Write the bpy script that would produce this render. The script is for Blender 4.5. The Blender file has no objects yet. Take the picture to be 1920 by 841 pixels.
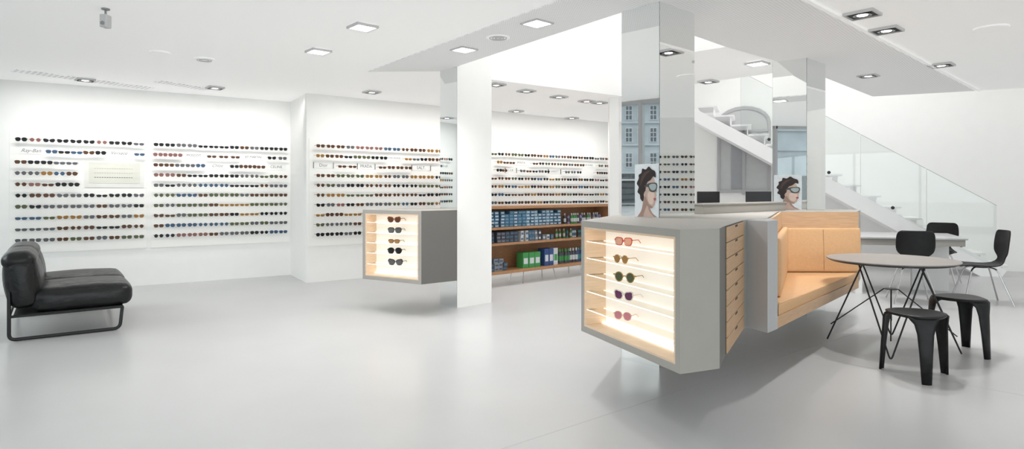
import bpy,bmesh,math,random
from mathutils import Vector,Matrix
from mathutils.geometry import tessellate_polygon
random.seed(7)
FP=1150.0; EH=1.3; CZ=2.72
scene=bpy.context.scene
col=scene.collection
try:
    scene.view_settings.view_transform='Standard'
    scene.view_settings.look='None'
except Exception: pass
def W(px,py,Y): return Vector(((px-960)/FP*Y,Y,EH-(py-360)/FP*Y))
def CE(px,py,z=CZ):
    Y=(z-EH)*FP/(360-py); return Vector(((px-960)/FP*Y,Y,z))
def sp(px,O,u):
    k=(px-960)/FP; return (k*O[1]-O[0])/(u[0]-k*u[1])
# ---------- materials
def mat(name,c,rough=.5,metal=0,em=0,emc=None,noise=.03,nscale=6,alpha=None,spec=.5,coat=0,stretch=None,bump=0,bd=.01):
    m=bpy.data.materials.new(name); m.use_nodes=True
    nt=m.node_tree; b=nt.nodes['Principled BSDF']
    b.inputs['Roughness'].default_value=rough; b.inputs['Metallic'].default_value=metal
    b.inputs['Specular IOR Level'].default_value=spec
    b.inputs['Coat Weight'].default_value=coat
    tc=nt.nodes.new('ShaderNodeTexCoord'); n=nt.nodes.new('ShaderNodeTexNoise'); n.inputs['Scale'].default_value=nscale
    n.inputs['Detail'].default_value=3
    mp=nt.nodes.new('ShaderNodeMapping'); mp.inputs['Scale'].default_value=stretch or (1,1,1)
    nt.links.new(tc.outputs['Object'],mp.inputs[0]); nt.links.new(mp.outputs[0],n.inputs['Vector'])
    r=nt.nodes.new('ShaderNodeValToRGB')
    r.color_ramp.elements[0].position=.3; r.color_ramp.elements[1].position=.7
    r.color_ramp.elements[0].color=(*[max(0,x*(1-noise)) for x in c],1)
    r.color_ramp.elements[1].color=(*[min(1,x*(1+noise)) for x in c],1)
    nt.links.new(n.outputs['Fac'],r.inputs[0]); nt.links.new(r.outputs[0],b.inputs['Base Color'])
    if bump:
        bp=nt.nodes.new('ShaderNodeBump'); bp.inputs['Strength'].default_value=bump; bp.inputs['Distance'].default_value=bd
        nt.links.new(n.outputs['Fac'],bp.inputs['Height']); nt.links.new(bp.outputs[0],b.inputs['Normal'])
    if em:
        b.inputs['Emission Color'].default_value=(*(emc or c),1); b.inputs['Emission Strength'].default_value=em
    return m
def glassmat(name,tint=(.95,.98,.97),gl=.06,rough=.02):
    m=bpy.data.materials.new(name); m.use_nodes=True; nt=m.node_tree; nt.nodes.clear()
    o=nt.nodes.new('ShaderNodeOutputMaterial'); mx=nt.nodes.new('ShaderNodeMixShader')
    t=nt.nodes.new('ShaderNodeBsdfTransparent'); g=nt.nodes.new('ShaderNodeBsdfGlossy')
    t.inputs[0].default_value=(*tint,1); g.inputs['Roughness'].default_value=rough
    mx.inputs[0].default_value=gl
    nt.links.new(t.outputs[0],mx.inputs[1]); nt.links.new(g.outputs[0],mx.inputs[2]); nt.links.new(mx.outputs[0],o.inputs[0])
    return m
def perfmat(name,c,dark,scale=28,thr=.28,em=.25):
    m=mat(name,c,.7,em=em,emc=(1,1,1)); nt=m.node_tree; b=nt.nodes['Principled BSDF']  # perforated panels get an added glow like the ceiling around them
    tc=nt.nodes.new('ShaderNodeTexCoord'); mp=nt.nodes.new('ShaderNodeMapping'); mp.inputs['Rotation'].default_value=(0,0,math.radians(42))
    v=nt.nodes.new('ShaderNodeTexVoronoi'); v.inputs['Scale'].default_value=scale; v.inputs['Randomness'].default_value=0
    v.voronoi_dimensions='2D'
    r=nt.nodes.new('ShaderNodeValToRGB'); r.color_ramp.elements[0].position=thr; r.color_ramp.elements[1].position=thr+.06
    r.color_ramp.elements[0].color=(*dark,1); r.color_ramp.elements[1].color=(*c,1)
    nt.links.new(tc.outputs['Object'],mp.inputs[0]); nt.links.new(mp.outputs[0],v.inputs['Vector'])
    nt.links.new(v.outputs['Distance'],r.inputs[0]); nt.links.new(r.outputs[0],b.inputs['Base Color'])
    return m
M={}
M['wall']=mat('wall_paint_glow',(.86,.86,.845),.6,noise=.008,em=.07,emc=(1,.995,.98))  # faint glow added to the paint as soft fill light
M['ceil']=mat('ceiling_paint_glow',(.80,.80,.795),.7,noise=.008,em=.265,emc=(1,.99,.975))  # paint glows by itself, added as overhead fill light
M['panel']=mat('display_panel_glow',(.88,.875,.85),.4,noise=.01,em=.075,emc=(1,.985,.95))  # white backing with a little added glow to lift the wall
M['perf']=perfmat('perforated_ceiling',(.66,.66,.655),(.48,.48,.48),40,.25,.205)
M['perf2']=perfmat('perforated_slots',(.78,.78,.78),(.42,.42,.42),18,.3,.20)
M['grey']=mat('warm_grey_lacquer',(.37,.35,.32),.45,noise=.015)
M['greyl']=mat('light_grey_lacquer',(.47,.47,.48),.42,noise=.015)
M['greyd']=mat('dark_and_shaded_grey',(.15,.145,.135),.5,noise=.015)  # darker copy of the grey for a shaded cabinet side; also a screen
M['wood']=mat('oak_veneer',(.56,.355,.205),.42,noise=.10,nscale=9,stretch=(1,1,14))
M['woodp']=mat('pale_oak_lining',(.76,.58,.42),.45,noise=.07,nscale=9,stretch=(1,1,12))
M['cherry']=mat('cherry_shelf_wood',(.45,.235,.115),.42,noise=.15,nscale=8,stretch=(2,2,16))
M['glow']=mat('lit_back_panel',(.75,.72,.65),.6,em=.36,emc=(1,.95,.86))
M['led']=mat('led_strip',(1,.95,.88),.5,em=2.2,emc=(1,.95,.86))
M['shelfglass']=glassmat('clear_shelf_glass',(.99,.98,.95),.05)
M['shelfedge']=mat('shelf_glass_edge',(.95,.93,.88),.2,em=.9,emc=(1,.97,.90))
M['mirror']=mat('mirror_glass',(.90,.92,.915),.012,1,noise=.0)
M['mirredge']=mat('mirror_edge',(.35,.42,.40),.2,.6)
M['leather']=mat('black_leather',(.006,.006,.007),.34,noise=.25,nscale=7,bump=.6,bd=.03,spec=.42)
M['blackmetal']=mat('black_metal',(.012,.012,.013),.4,.0)
M['blackply']=mat('black_stained_ply',(.008,.008,.009),.45,noise=.3,nscale=20,spec=.35)
M['chrome']=mat('chrome',(.75,.75,.76),.15,1,noise=.02)
M['tan']=mat('tan_leather',(.66,.395,.20),.5,noise=.04,nscale=50,bump=.06)
M['tansd']=mat('tan_seam',(.34,.17,.07),.6)
M['tabletop']=mat('taupe_table_top',(.27,.25,.235),.5,noise=.03,spec=.3)
M['white']=mat('white_lacquer',(.85,.85,.85),.35,noise=.01)
M['black']=mat('black_plastic',(.01,.01,.012),.3)
M['ink']=mat('sign_ink',(.03,.03,.03),.6)
M['inkl']=mat('sign_ink_soft',(.14,.14,.14),.6)
M['glass']=glassmat('clear_glass')
M['railglass']=glassmat('rail_glass',(.985,.99,.99),.012,.1)
M['balus']=glassmat('balustrade_glass',(.95,.965,.96),.04)
M['lampw']=mat('lamp_diffuser',(1,1,1),.5,em=5,emc=(1,.98,.94))
M['lampr']=mat('lamp_reflector',(.25,.25,.25),.25,.9)
M['dark']=mat('dark_recess',(.035,.035,.035),.6)
M['trimg']=mat('grey_trim',(.62,.62,.62),.5)
M['camg']=mat('camera_grey',(.30,.30,.31),.5)
M['bracket']=mat('bracket_grey',(.16,.16,.16),.5)
# ---------- mesh builder
class MB:
    def __init__(s): s.bm=bmesh.new(); s.mi=0; s.T=Matrix.Identity(4)
    def face(s,vs):
        try:
            f=s.bm.faces.new(vs); f.material_index=s.mi; return f
        except ValueError: return None
    def v(s,p): return s.bm.verts.new(s.T@Vector(p))
    def poly(s,pts): return s.face([s.v(p) for p in pts])
    def box(s,c,d,M=None):
        M=M or Matrix.Identity(4); c=Vector(c)
        vs=[s.v(M@(c+Vector((x*d[0]/2,y*d[1]/2,z*d[2]/2)))) for x in(-1,1) for y in(-1,1) for z in(-1,1)]
        for q in((0,1,3,2),(4,6,7,5),(0,4,5,1),(2,3,7,6),(0,2,6,4),(1,5,7,3)): s.face([vs[i] for i in q])
        return s
    def bbox(s,c,d,r=.01,seg=2,M=None):
        bm=bmesh.new(); T=(M or Matrix.Identity(4))
        bmesh.ops.create_cube(bm,size=1)
        for v in bm.verts: v.co=Vector((v.co.x*d[0],v.co.y*d[1],v.co.z*d[2]))
        bmesh.ops.bevel(bm,geom=bm.edges[:],offset=r,segments=seg,affect='EDGES',profile=.5)
        mp={v:s.v(T@(v.co+Vector(c))) for v in bm.verts}
        for f in bm.faces: s.face([mp[v] for v in f.verts])
        bm.free(); return s
    def prism(s,poly,z0,z1,caps=True):
        a=[s.v((p[0],p[1],z0)) for p in poly]; b=[s.v((p[0],p[1],z1)) for p in poly]; n=len(poly)
        for i in range(n): s.face([a[i],a[(i+1)%n],b[(i+1)%n],b[i]])
        if caps: s.face(a[::-1]); s.face(b)
        return s
    def tube(s,pts,r,seg=8,closed=False):
        pts=[Vector(p) for p in pts]; n=len(pts); rings=[]; prev=None
        for i,p in enumerate(pts):
            if closed: t=(pts[(i+1)%n]-pts[i-1])
            else: t=(pts[min(i+1,n-1)]-pts[max(i-1,0)])
            t.normalize()
            if prev is None:
                a=Vector((0,0,1)) if abs(t.z)<.9 else Vector((1,0,0)); x=t.cross(a).normalized()
            else: x=(prev-t*prev.dot(t)).normalized()
            prev=x; y=t.cross(x)
            rr=r[i] if isinstance(r,(list,tuple)) else r
            rings.append([s.v(p+rr*(math.cos(2*math.pi*k/seg)*x+math.sin(2*math.pi*k/seg)*y)) for k in range(seg)])
        m=n if closed else n-1
        for i in range(m):
            A=rings[i]; B=rings[(i+1)%n]
            for k in range(seg): s.face([A[k],A[(k+1)%seg],B[(k+1)%seg],B[k]])
        if not closed: s.face(rings[0][::-1]); s.face(rings[-1])
        return s
    def lathe(s,prof,c=(0,0,0),seg=20,M=None):
        M=M or Matrix.Identity(4); c=Vector(c); rings=[]
        for (r,z) in prof:
            rings.append([s.v(M@(c+Vector((max(r,1e-4)*math.cos(2*math.pi*k/seg),max(r,1e-4)*math.sin(2*math.pi*k/seg),z)))) for k in range(seg)])
        for A,B in zip(rings,rings[1:]):
            for k in range(seg): s.face([A[k],A[(k+1)%seg],B[(k+1)%seg],B[k]])
        s.face(rings[0][::-1]); s.face(rings[-1]); return s
    def cushion(s,c,size,r,puff=(0,0,0),M=None,n=12):
        M=M or Matrix.Identity(4); bm=bmesh.new(); bmesh.ops.create_cube(bm,size=2)
        bmesh.ops.subdivide_edges(bm,edges=bm.edges[:],cuts=n,use_grid_fill=True)
        h=Vector(size)/2; mp={}
        for v in bm.verts:
            w=Vector([math.sin(a*math.pi/2) for a in v.co])
            p=Vector((w.x*h.x,w.y*h.y,w.z*h.z))
            q=Vector([max(-(h[i]-r),min(h[i]-r,p[i])) for i in range(3)]); d=p-q
            if d.length>1e-6: p=q+d.normalized()*r
            for i in range(3):
                j,k=(i+1)%3,(i+2)%3
                p[i]+=w[i]*puff[i]*(1-w[j]**2)*(1-w[k]**2)
            mp[v]=s.v(M@(p+Vector(c)))
        for f in bm.faces: s.face([mp[v] for v in f.verts])
        bm.free(); return s
    def grid(s,rows):
        R=[[s.v(p) for p in r] for r in rows]
        for A,B in zip(R,R[1:]):
            for k in range(len(A)-1): s.face([A[k],A[k+1],B[k+1],B[k]])
        return s
    def add_mesh(s,me,T=None):
        T=T or Matrix.Identity(4); vs=[s.v(T@v.co) for v in me.vertices]
        base=s.mi
        for p in me.polygons:
            s.mi=p.material_index; s.face([vs[i] for i in p.vertices])
        s.mi=base
    def build(s,name,mats,parent=None,smooth=False,bevel=0,local=False,recalc=True):
        if recalc: bmesh.ops.recalc_face_normals(s.bm,faces=s.bm.faces)
        me=bpy.data.meshes.new(name); s.bm.to_mesh(me); s.bm.free()
        for m in (mats if isinstance(mats,(list,tuple)) else [mats]): me.materials.append(M[m] if isinstance(m,str) else m)
        if smooth:
            for p in me.polygons: p.use_smooth=True
            if hasattr(me,'set_sharp_from_angle'): me.set_sharp_from_angle(angle=math.radians(40))
        o=bpy.data.objects.new(name,me); col.objects.link(o)
        if parent:
            o.parent=parent
            if not local and parent.type=='EMPTY':
                o.matrix_parent_inverse=(Matrix.Translation(parent.location)@Matrix.Rotation(parent.rotation_euler.z,4,'Z')).inverted()
        if bevel:
            b=o.modifiers.new('bevel','BEVEL'); b.width=bevel; b.segments=2; b.limit_method='ANGLE'
        return o
def tag(o,label,cat,group=None):
    o['label']=label; o['category']=cat
    if group: o['group']=group
    elif 'group' in o: del o['group']
    return o
def thing(name,label,cat,loc=(0,0,0),rz=0,group=None):
    o=bpy.data.objects.new(name,None); col.objects.link(o); o.empty_display_size=.1
    o.location=loc; o.rotation_euler=(0,0,rz); return tag(o,label,cat,group)
def struct(o): o['kind']='structure'; return o
def dup(root,loc,rz,label=None,group=None):
    r=root.copy(); col.objects.link(r); r.location=loc; r.rotation_euler=(0,0,rz)
    if label: r['label']=label
    if group: r['group']=group
    def cc(src,dst):
        for ch in list(src.children):
            c=ch.copy(); col.objects.link(c); c.parent=dst; cc(ch,c)
    cc(root,r); return r
def bezsmooth(pts,k=6):
    pts=[Vector(p) for p in pts]; out=[pts[0]]
    for i in range(1,len(pts)-1):
        a=pts[i]+(pts[i-1]-pts[i]).normalized()*min(.05,(pts[i-1]-pts[i]).length/2)
        b=pts[i]+(pts[i+1]-pts[i]).normalized()*min(.05,(pts[i+1]-pts[i]).length/2)
        for j in range(k+1):
            t=j/k; out.append(a*(1-t)**2+pts[i]*2*t*(1-t)+b*t*t)
    out.append(pts[-1]); return out
def catmull(pts,k=5):
    n=len(pts); out=[]
    for i in range(n):
        p0,p1,p2,p3=[Vector(pts[(i+j-1)%n]) for j in range(4)]
        for j in range(k):
            t=j/k; out.append(tuple(.5*((2*p1)+(p2-p0)*t+(2*p0-5*p1+4*p2-p3)*t*t+(3*p1-p0-3*p2+p3)*t**3)))
    return out
def textmesh(s,size,shear=0):
    c=bpy.data.curves.new('t','FONT'); c.body=s; c.size=size; c.align_x='CENTER'; c.align_y='CENTER'; c.shear=shear; c.resolution_u=3
    o=bpy.data.objects.new('t',c); col.objects.link(o); dg=bpy.context.evaluated_depsgraph_get()
    me=bpy.data.meshes.new_from_object(o.evaluated_get(dg)); bpy.data.objects.remove(o); bpy.data.curves.remove(c); return me
def frameM(P,u,z=0,off=0):   # local x->u, y->up, z->toward room
    n=Vector((u[1],-u[0],0)); O=Vector((P[0],P[1],z))+n*off
    return Matrix(((u[0],0,n.x,O.x),(u[1],0,n.y,O.y),(0,1,0,O.z),(0,0,0,1)))
ORD=['first','second','third','fourth','fifth','sixth','seventh','eighth','ninth','tenth','eleventh','twelfth','thirteenth','fourteenth','fifteenth','sixteenth','seventeenth','eighteenth']
# ---------- camera
cam=bpy.data.cameras.new('camera'); co=bpy.data.objects.new('camera',cam); col.objects.link(co)
co.location=(0,0,EH); co.rotation_euler=(math.pi/2,0,0); cam.sensor_width=36; cam.lens=36*FP/1920; cam.shift_y=-60.5/1920
cam.clip_start=.05; cam.clip_end=500
scene.camera=co
# ---------- world
w=bpy.data.worlds.new('sky'); scene.world=w; w.use_nodes=True
bg=w.node_tree.nodes['Background']; bg.inputs[0].default_value=(.92,.96,1,1); bg.inputs[1].default_value=1.65
# ---------- floor
fm=mat('resin_floor',(.545,.545,.55),.28,noise=.03,nscale=1.2,spec=.45)
f=MB(); outer=[(-3.4,-3),(8.4,-3),(8.4,10.02),(2.0,12.5),(-2.95,8.8),(-3.49,9.66),(-6.6,7.61),(-3.95,4.1),(-3.4,3.2)]
f.prism(outer,-.06,0); struct(f.build('floor',fm))
g=MB(); g.box((-40,0,-.2),(160,160,.2)); M['street']=mat('street_asphalt',(.3,.3,.31),.8); struct(g.build('ground',M['street']))
s_=MB()
for a,b in (((-1.2,2.2),(3.6,6.0)),((1.0,6.2),(4.2,3.0)),((2.6,2.4),(6.5,6.3))):
    a=Vector(a);b=Vector(b);d=(b-a).normalized();n=Vector((-d.y,d.x))*.002
    s_.prism([a-n,b-n,b+n,a+n],0,.0006)
M['seam']=mat('floor_seam',(.48,.48,.485),.5); struct(s_.build('trim_1','seam'))
# ---------- ceiling
couter=[(-3.4,-3),(8.4,-3),(8.4,7.77),(5.32,9.07),(3.36,7.07),(1.9,8.55),(2.6,12.27),(2.0,12.5),(-2.95,8.8),(-3.49,9.66),(-6.6,7.61),(-3.95,4.1),(-3.4,3.2)]
hole=[(-.6,6.85),(.874,4.79),(2.09,6.0),(1.285,6.72),(1.75,9.17),(-.45,7.6)]
c=MB(); allp=couter+hole; vs=[c.v((p[0],p[1],CZ)) for p in allp]
for t in tessellate_polygon([[Vector((*p,0)) for p in couter],[Vector((*p,0)) for p in hole]]): c.face([vs[i] for i in t])
def skirt(seq,closed):
    n=len(seq)
    for i in range(n if closed else n-1):
        a=seq[i];b=seq[(i+1)%n]; c.poly([(a[0],a[1],CZ),(b[0],b[1],CZ),(b[0],b[1],4.2),(a[0],a[1],4.2)])
skirt(hole,True); skirt(couter[2:7],False)
c.poly([(-8,-4,4.2),(9,-4,4.2),(9,13.5,4.2),(-8,13.5,4.2)])
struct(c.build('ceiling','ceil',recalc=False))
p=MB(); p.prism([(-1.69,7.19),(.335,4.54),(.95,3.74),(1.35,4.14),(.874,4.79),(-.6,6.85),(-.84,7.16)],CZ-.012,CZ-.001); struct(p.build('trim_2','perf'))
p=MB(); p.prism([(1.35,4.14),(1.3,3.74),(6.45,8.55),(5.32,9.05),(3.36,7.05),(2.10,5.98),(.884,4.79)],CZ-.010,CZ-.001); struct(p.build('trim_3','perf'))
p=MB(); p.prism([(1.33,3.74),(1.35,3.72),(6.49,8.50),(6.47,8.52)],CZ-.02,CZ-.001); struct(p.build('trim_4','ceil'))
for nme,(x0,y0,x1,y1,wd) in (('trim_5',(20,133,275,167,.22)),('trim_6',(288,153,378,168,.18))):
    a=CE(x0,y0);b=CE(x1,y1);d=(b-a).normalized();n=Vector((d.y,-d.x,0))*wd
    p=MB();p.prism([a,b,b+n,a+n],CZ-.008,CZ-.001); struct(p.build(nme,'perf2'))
# ---------- walls
def wallseg(m,a,b,z0,z1,t=.12,out=1):
    a=Vector(a);b=Vector(b);d=(b-a).normalized();n=Vector((-d.y,d.x))*t*out
    m.prism([a,b,b+n,a+n],z0,z1)
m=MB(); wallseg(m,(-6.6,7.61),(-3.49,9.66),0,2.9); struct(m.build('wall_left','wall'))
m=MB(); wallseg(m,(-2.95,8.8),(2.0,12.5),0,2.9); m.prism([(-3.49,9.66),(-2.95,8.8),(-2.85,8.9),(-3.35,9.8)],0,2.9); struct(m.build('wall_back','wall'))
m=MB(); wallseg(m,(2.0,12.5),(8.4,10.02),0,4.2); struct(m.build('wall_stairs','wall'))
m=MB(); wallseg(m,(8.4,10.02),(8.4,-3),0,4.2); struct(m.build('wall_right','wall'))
def storefront(name,a,b,n,mm='greyl'):
    a=Vector(a);b=Vector(b);d=(b-a);L=d.length;d.normalize(); nn=Vector((-d.y,d.x))
    fr=MB()
    for i in range(n+1):
        q=a+d*(L*i/n); fr.prism([q-d*.03,q+d*.03,q+d*.03+nn*.08,q-d*.03+nn*.08],0,CZ)
    for z in (0,CZ-.06): fr.prism([a,b,b+nn*.08,a+nn*.08],z,z+.06)
    o=struct(fr.build(name,mm))
    gl=MB(); gl.prism([a+nn*.03,b+nn*.03,b+nn*.04,a+nn*.04],.05,CZ-.05); gl.build('pane','glass',o)
storefront('window_1',(-6.6,7.61),(-3.95,4.1),3)
storefront('window_2',(-3.95,4.1),(-3.4,3.2),1)
storefront('window_3',(-3.4,3.2),(-3.4,-3),4)
storefront('window_4',(-3.4,-3),(8.4,-3),6)
# town building across the street (seen in the mirrors)
b_=thing('town_building','pale stone town building across the street, reflected in mirrored columns','building',(-62,0,0))
M['stone']=mat('pale_stone',(.42,.46,.49),.8,noise=.12,nscale=.5); M['roof']=mat('slate_roof',(.06,.07,.085),.8); M['winb']=mat('window_dark',(.035,.06,.09),.2); M['winf']=mat('window_frame_white',(.6,.62,.64),.6); M['shopd']=mat('shopfront_dark',(.03,.045,.06),.3)
q=MB(); q.box((-62,0,5.4),(6,70,10.8)); q.box((-58.9,0,3.4),(.3,70,.35)); q.box((-58.9,0,6.2),(.3,70,.15)); q.box((-58.9,0,8.5),(.3,70,.15)); q.box((-58.8,0,10.7),(.6,70,.3)); q.build('wall','stone',b_)
q=MB(); q.box((-58.95,0,1.7),(.1,69,3.0)); q.build('shop_front','shopd',b_)
for k in range(-5,4):
    q=MB(); q.prism([(-58.9,-2+k*4.2),(-58.9,1.2+k*4.2),(-57.9,1.2+k*4.2),(-57.9,-2+k*4.2)],2.5,2.62); q.build('awning','winf',b_)
q=MB(); q.poly([(-58.6,-35,10.8),(-58.6,35,10.8),(-61,35,13),(-61,-35,13)]); q.poly([(-61,-35,13),(-61,35,13),(-65.4,35,10.8),(-65.4,-35,10.8)]); q.build('roof','roof',b_)
for zi in (3.9,6.5,8.8):
    for k in range(-20,13):
        y=2+k*1.25; hh=1.45
        fo=MB()
        for dy in(-.34,0,.34): fo.box((-58.93,y+dy,zi+hh/2),(.12,.06,hh))
        for dz in(0,hh*.35,hh*.68,hh): fo.box((-58.93,y,zi+dz),(.12,.76,.06))
        ff=fo.build('window','winf',b_); pn=MB(); pn.box((-58.97,y,zi+hh/2),(.05,.68,hh)); pn.build('pane','winb',ff)
# arched window on stair wall
us=Vector((.9324,-.3613)); ws0=Vector((2.0,12.5))
def onstair(px): return sp(px,ws0,us)
s0,s1=onstair(1350),onstair(1440)
FM=frameM(ws0,us,0,0)
def archpts(s0,s1,zb,zs,zt,n=10):
    pts=[(s0,zb)]; cx=(s0+s1)/2; rx=(s1-s0)/2
    for i in range(n+1):
        a=math.pi-math.pi*i/n; pts.append((cx+rx*math.cos(a),zs+(zt-zs)*math.sin(a)))
    pts.append((s1,zb)); return pts
M['greyglass']=mat('shaded_window_glass',(.55,.56,.56),.4); M['dkglass']=mat('dark_window_glass',(.36,.37,.39),.3)
wn=MB(); wn.T=FM
ap=archpts(s0-.05,s1+.05,1.3,2.6,2.92); ip=archpts(s0,s1,1.35,2.6,2.86)
va=[wn.v((x,y,.03)) for x,y in ap]; vb=[wn.v((x,y,.03)) for x,y in ip]
for i in range(len(va)-1): wn.face([va[i],va[i+1],vb[i+1],vb[i]])
wn.box(((s0+s1)/2,1.9,.03),(.05,1.3,.03)); wn.box(((s0+s1)/2,2.45,.03),(s1-s0,.04,.03)); wn.box(((s0+s1)/2,1.32,.03),(s1-s0+.1,.06,.04))
wo=struct(wn.build('window_5','greyl',recalc=False)); q=MB(); q.T=FM; q.poly([(x,y,.012) for x,y in ip]); q.mi=1; q.poly([(s0+.2,1.35,.018),(s0+.44,1.35,.018),(s0+.44,2.38,.018),(s0+.2,2.38,.018)]); q.build('pane',['greyglass','dkglass'],wo)
# ---------- columns
def column(name,label,pts,mats,zt,band=None):
    t=thing(name,label,'column',(sum(p[0] for p in pts)/4,sum(p[1] for p in pts)/4,0))
    n=len(pts); cen=Vector((sum(p[0] for p in pts)/4,sum(p[1] for p in pts)/4))
    core=MB(); core.prism([cen+(Vector(p)-cen)*.975 for p in pts],0,zt); core.build('core','white' if 'wall' in mats else 'mirredge',t)
    for i in range(n):
        a=Vector(pts[i]);b=Vector(pts[(i+1)%n]); a2=cen+(a-cen)*.975; b2=cen+(b-cen)*.975
        e=(b-a).normalized()*.002
        q=MB(); q.prism([a+e,b-e,b2-e,a2+e],0,zt); q.build('mirror_panel' if mats[i]=='mirror' else 'face_panel',mats[i],t)
    return t
column('mirror_column','tall mirror clad column rising from the near end of the lit display counter',[(.855,4.79),(1.09,4.53),(1.445,4.853),(1.21,5.11)],['mirror']*4,CZ)
column('mirror_column','mirror clad column behind the tan leather bench',[(2.83,6.665),(3.09,6.43),(3.455,6.76),(3.195,7.0)],['mirror']*4,CZ)
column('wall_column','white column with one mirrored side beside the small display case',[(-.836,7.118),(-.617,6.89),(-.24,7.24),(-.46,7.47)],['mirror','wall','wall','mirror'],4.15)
m=MB(); m.box((1.53,9.25,2.1),(.14,.14,4.2)); tag(m.build('support_post','wall'),'slim white post standing behind the tallest mirrored column','post')
# ---------- sunglasses
def lensloop(cx,rx,ry,e,cat,n=14):
    out=[]; sg=1 if cx>0 else -1
    for i in range(n):
        a=2*math.pi*i/n; ca,sa=math.cos(a),math.sin(a)
        x=rx*abs(ca)**(2/e)*(1 if ca>=0 else -1); y=ry*abs(sa)**(2/e)*(1 if sa>=0 else -1)
        if y>0 and x*sg>0: y+=cat*(x*sg/rx)*ry
        if y<0: x*=.9
        out.append((cx+x,y))
    return out
def ringgeo(m,cx,rx,ry,e,cat,t,z,n=14):
    o=lensloop(cx,rx+t,ry+t,e,cat,n); i=lensloop(cx,rx,ry,e,cat,n)
    A=[m.v((x,y,z)) for x,y in o];B=[m.v((x,y,z)) for x,y in i];C=[m.v((x,y,z-.004)) for x,y in o]
    for k in range(n):
        l=(k+1)%n; m.face([A[k],A[l],B[l],B[k]]); m.face([A[k],C[k],C[l],A[l]])
def lensgeo(m,cx,rx,ry,e,cat,z,n=14): m.poly([(x,y,z) for x,y in lensloop(cx,rx,ry,e,cat,n)])
SH={'square':(.0255,.0205,3.2,.05),'round':(.0225,.0225,2,0),'aviator':(.027,.0235,2.4,-.05),'cat':(.026,.020,2.4,.45),'narrow':(.0265,.0155,2.8,.1)}
FC={'black':(.012,.012,.012),'tortoiseshell':(.14,.05,.02),'olive':(.10,.10,.04),'gold':(.40,.24,.07),'grey':(.13,.13,.14),'brown':(.09,.04,.02),'blue':(.04,.07,.15),'rose':(.40,.18,.16)}
LC={'black':(.015,.015,.017),'tortoiseshell':(.09,.045,.022),'olive':(.09,.105,.055),'gold':(.28,.14,.04),'grey':(.11,.11,.12),'brown':(.10,.045,.025),'blue':(.05,.10,.17),'rose':(.22,.11,.10)}
for k in FC:
    M['f_'+k]=mat('frame_'+k,FC[k],.4,0,noise=.15,nscale=60,spec=.35); M['l_'+k]=mat('lens_'+k,LC[k],.25,spec=.25)
GM={}; GS=.97
def gmesh(shape,colr):
    if (shape,colr) in GM: return GM[(shape,colr)]
    rx,ry,e,cat=SH[shape]; m=MB(); m.T=Matrix.Diagonal((GS,GS,GS,1))
    for s in(-1,1):
        m.mi=0; ringgeo(m,s*.033,rx,ry,e,cat,.003,0)
        m.box((s*.0635,.009,-.045),(.003,.005,.09)); m.box((s*.0605,.011,-.001),(.007,.006,.004))
        m.mi=1; lensgeo(m,s*.033,rx,ry,e,cat,-.001)
    m.mi=0; m.box((0,.006,-.001),(.018,.004,.004))
    bmm=m.bm; me=bpy.data.meshes.new('sunglasses'); bmm.to_mesh(me); bmm.free()
    me.materials.append(M['f_'+colr]); me.materials.append(M['l_'+colr]); GM[(shape,colr)]=me; return me
cols=['black']*5+['tortoiseshell']*4+['olive']*3+['gold']*2+['grey']*3+['brown']*3+['blue']*1+['rose']*1
u1=Vector((.8346,.5508)).normalized(); O1=Vector((-6.31,7.8)); u2=Vector((.8,.6)); O2=Vector((-2.95,8.8))
def rz(r): return 1.965-.142*r
full1=[(28,271)]
panels=[
 ('left',O1,u1,18,274,.136,[full1,[(86,200),(250,272)],[(28,147)],[(28,147)],[(28,151)]]+[full1]*5),
 ('second',O1,u1,283,541,.142,[[(286,537)],[(286,341),(384,450),(497,537)],[(286,384),(429,495)]]+[[(286,537)]]*7),
 ('third',O2,u2,579,1139,.148,[[(587,824)],[(587,722),(753,824)],[(627,666),(704,768)],[(587,824)],[(587,824)],[(587,824)],[(587,824)],[(587,690)],[(587,690)],[(587,690)]]),
]
allg=[]
RN=['top','second','third','fourth','fifth','sixth','seventh','eighth','ninth','lowest']
PN={'left':'leftmost wall panel','second':'second wall panel','third':'third wall panel'}
for nme,O,u,pa,pb,pitch,rows in panels:
    a,b=sp(pa,O,u),sp(pb,O,u)
    lab={'left':'white wall display of sunglasses behind the black sofa','second':'white wall display of sunglasses, second from the left','third':'long white wall display of sunglasses passing behind the white column'}[nme]
    P=O+u*a; t=thing('eyewear_display',lab,'wall display',(P.x,P.y,.55))
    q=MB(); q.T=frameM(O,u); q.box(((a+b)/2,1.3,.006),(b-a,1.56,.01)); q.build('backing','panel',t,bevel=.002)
    for r in range(10):
        for (x0,x1) in ([(pa+4,pb-4)] if nme=='third' else rows[r]):
            A,B=sp(x0,O,u),sp(x1,O,u)
            q=MB(); q.T=frameM(O,u); q.box(((A+B)/2,rz(r)-.0235,.060),(B-A,.002,.1)); q.build('glass_ledge','railglass',t)
    for r,segs in enumerate(rows):
        i=0
        for (x0,x1) in segs:
            A,B=sp(x0,O,u),sp(x1,O,u); n=max(1,round((B-A)/pitch))
            for k in range(n):
                allg.append((nme,r,i,O,u,A+(B-A)*(k+.5)/n)); i+=1
allg.sort(key=lambda g:(g[3]+g[4]*g[5]).length)
restm=[]
def pick(r):
    c_=random.choice(cols); s_=random.choice(['square','square','round','aviator','cat','narrow']) ; return s_,c_
def glassM(O,u,s,z,h=0): return frameM(O+u*s,u,z,.1)
rowcol={}
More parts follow.
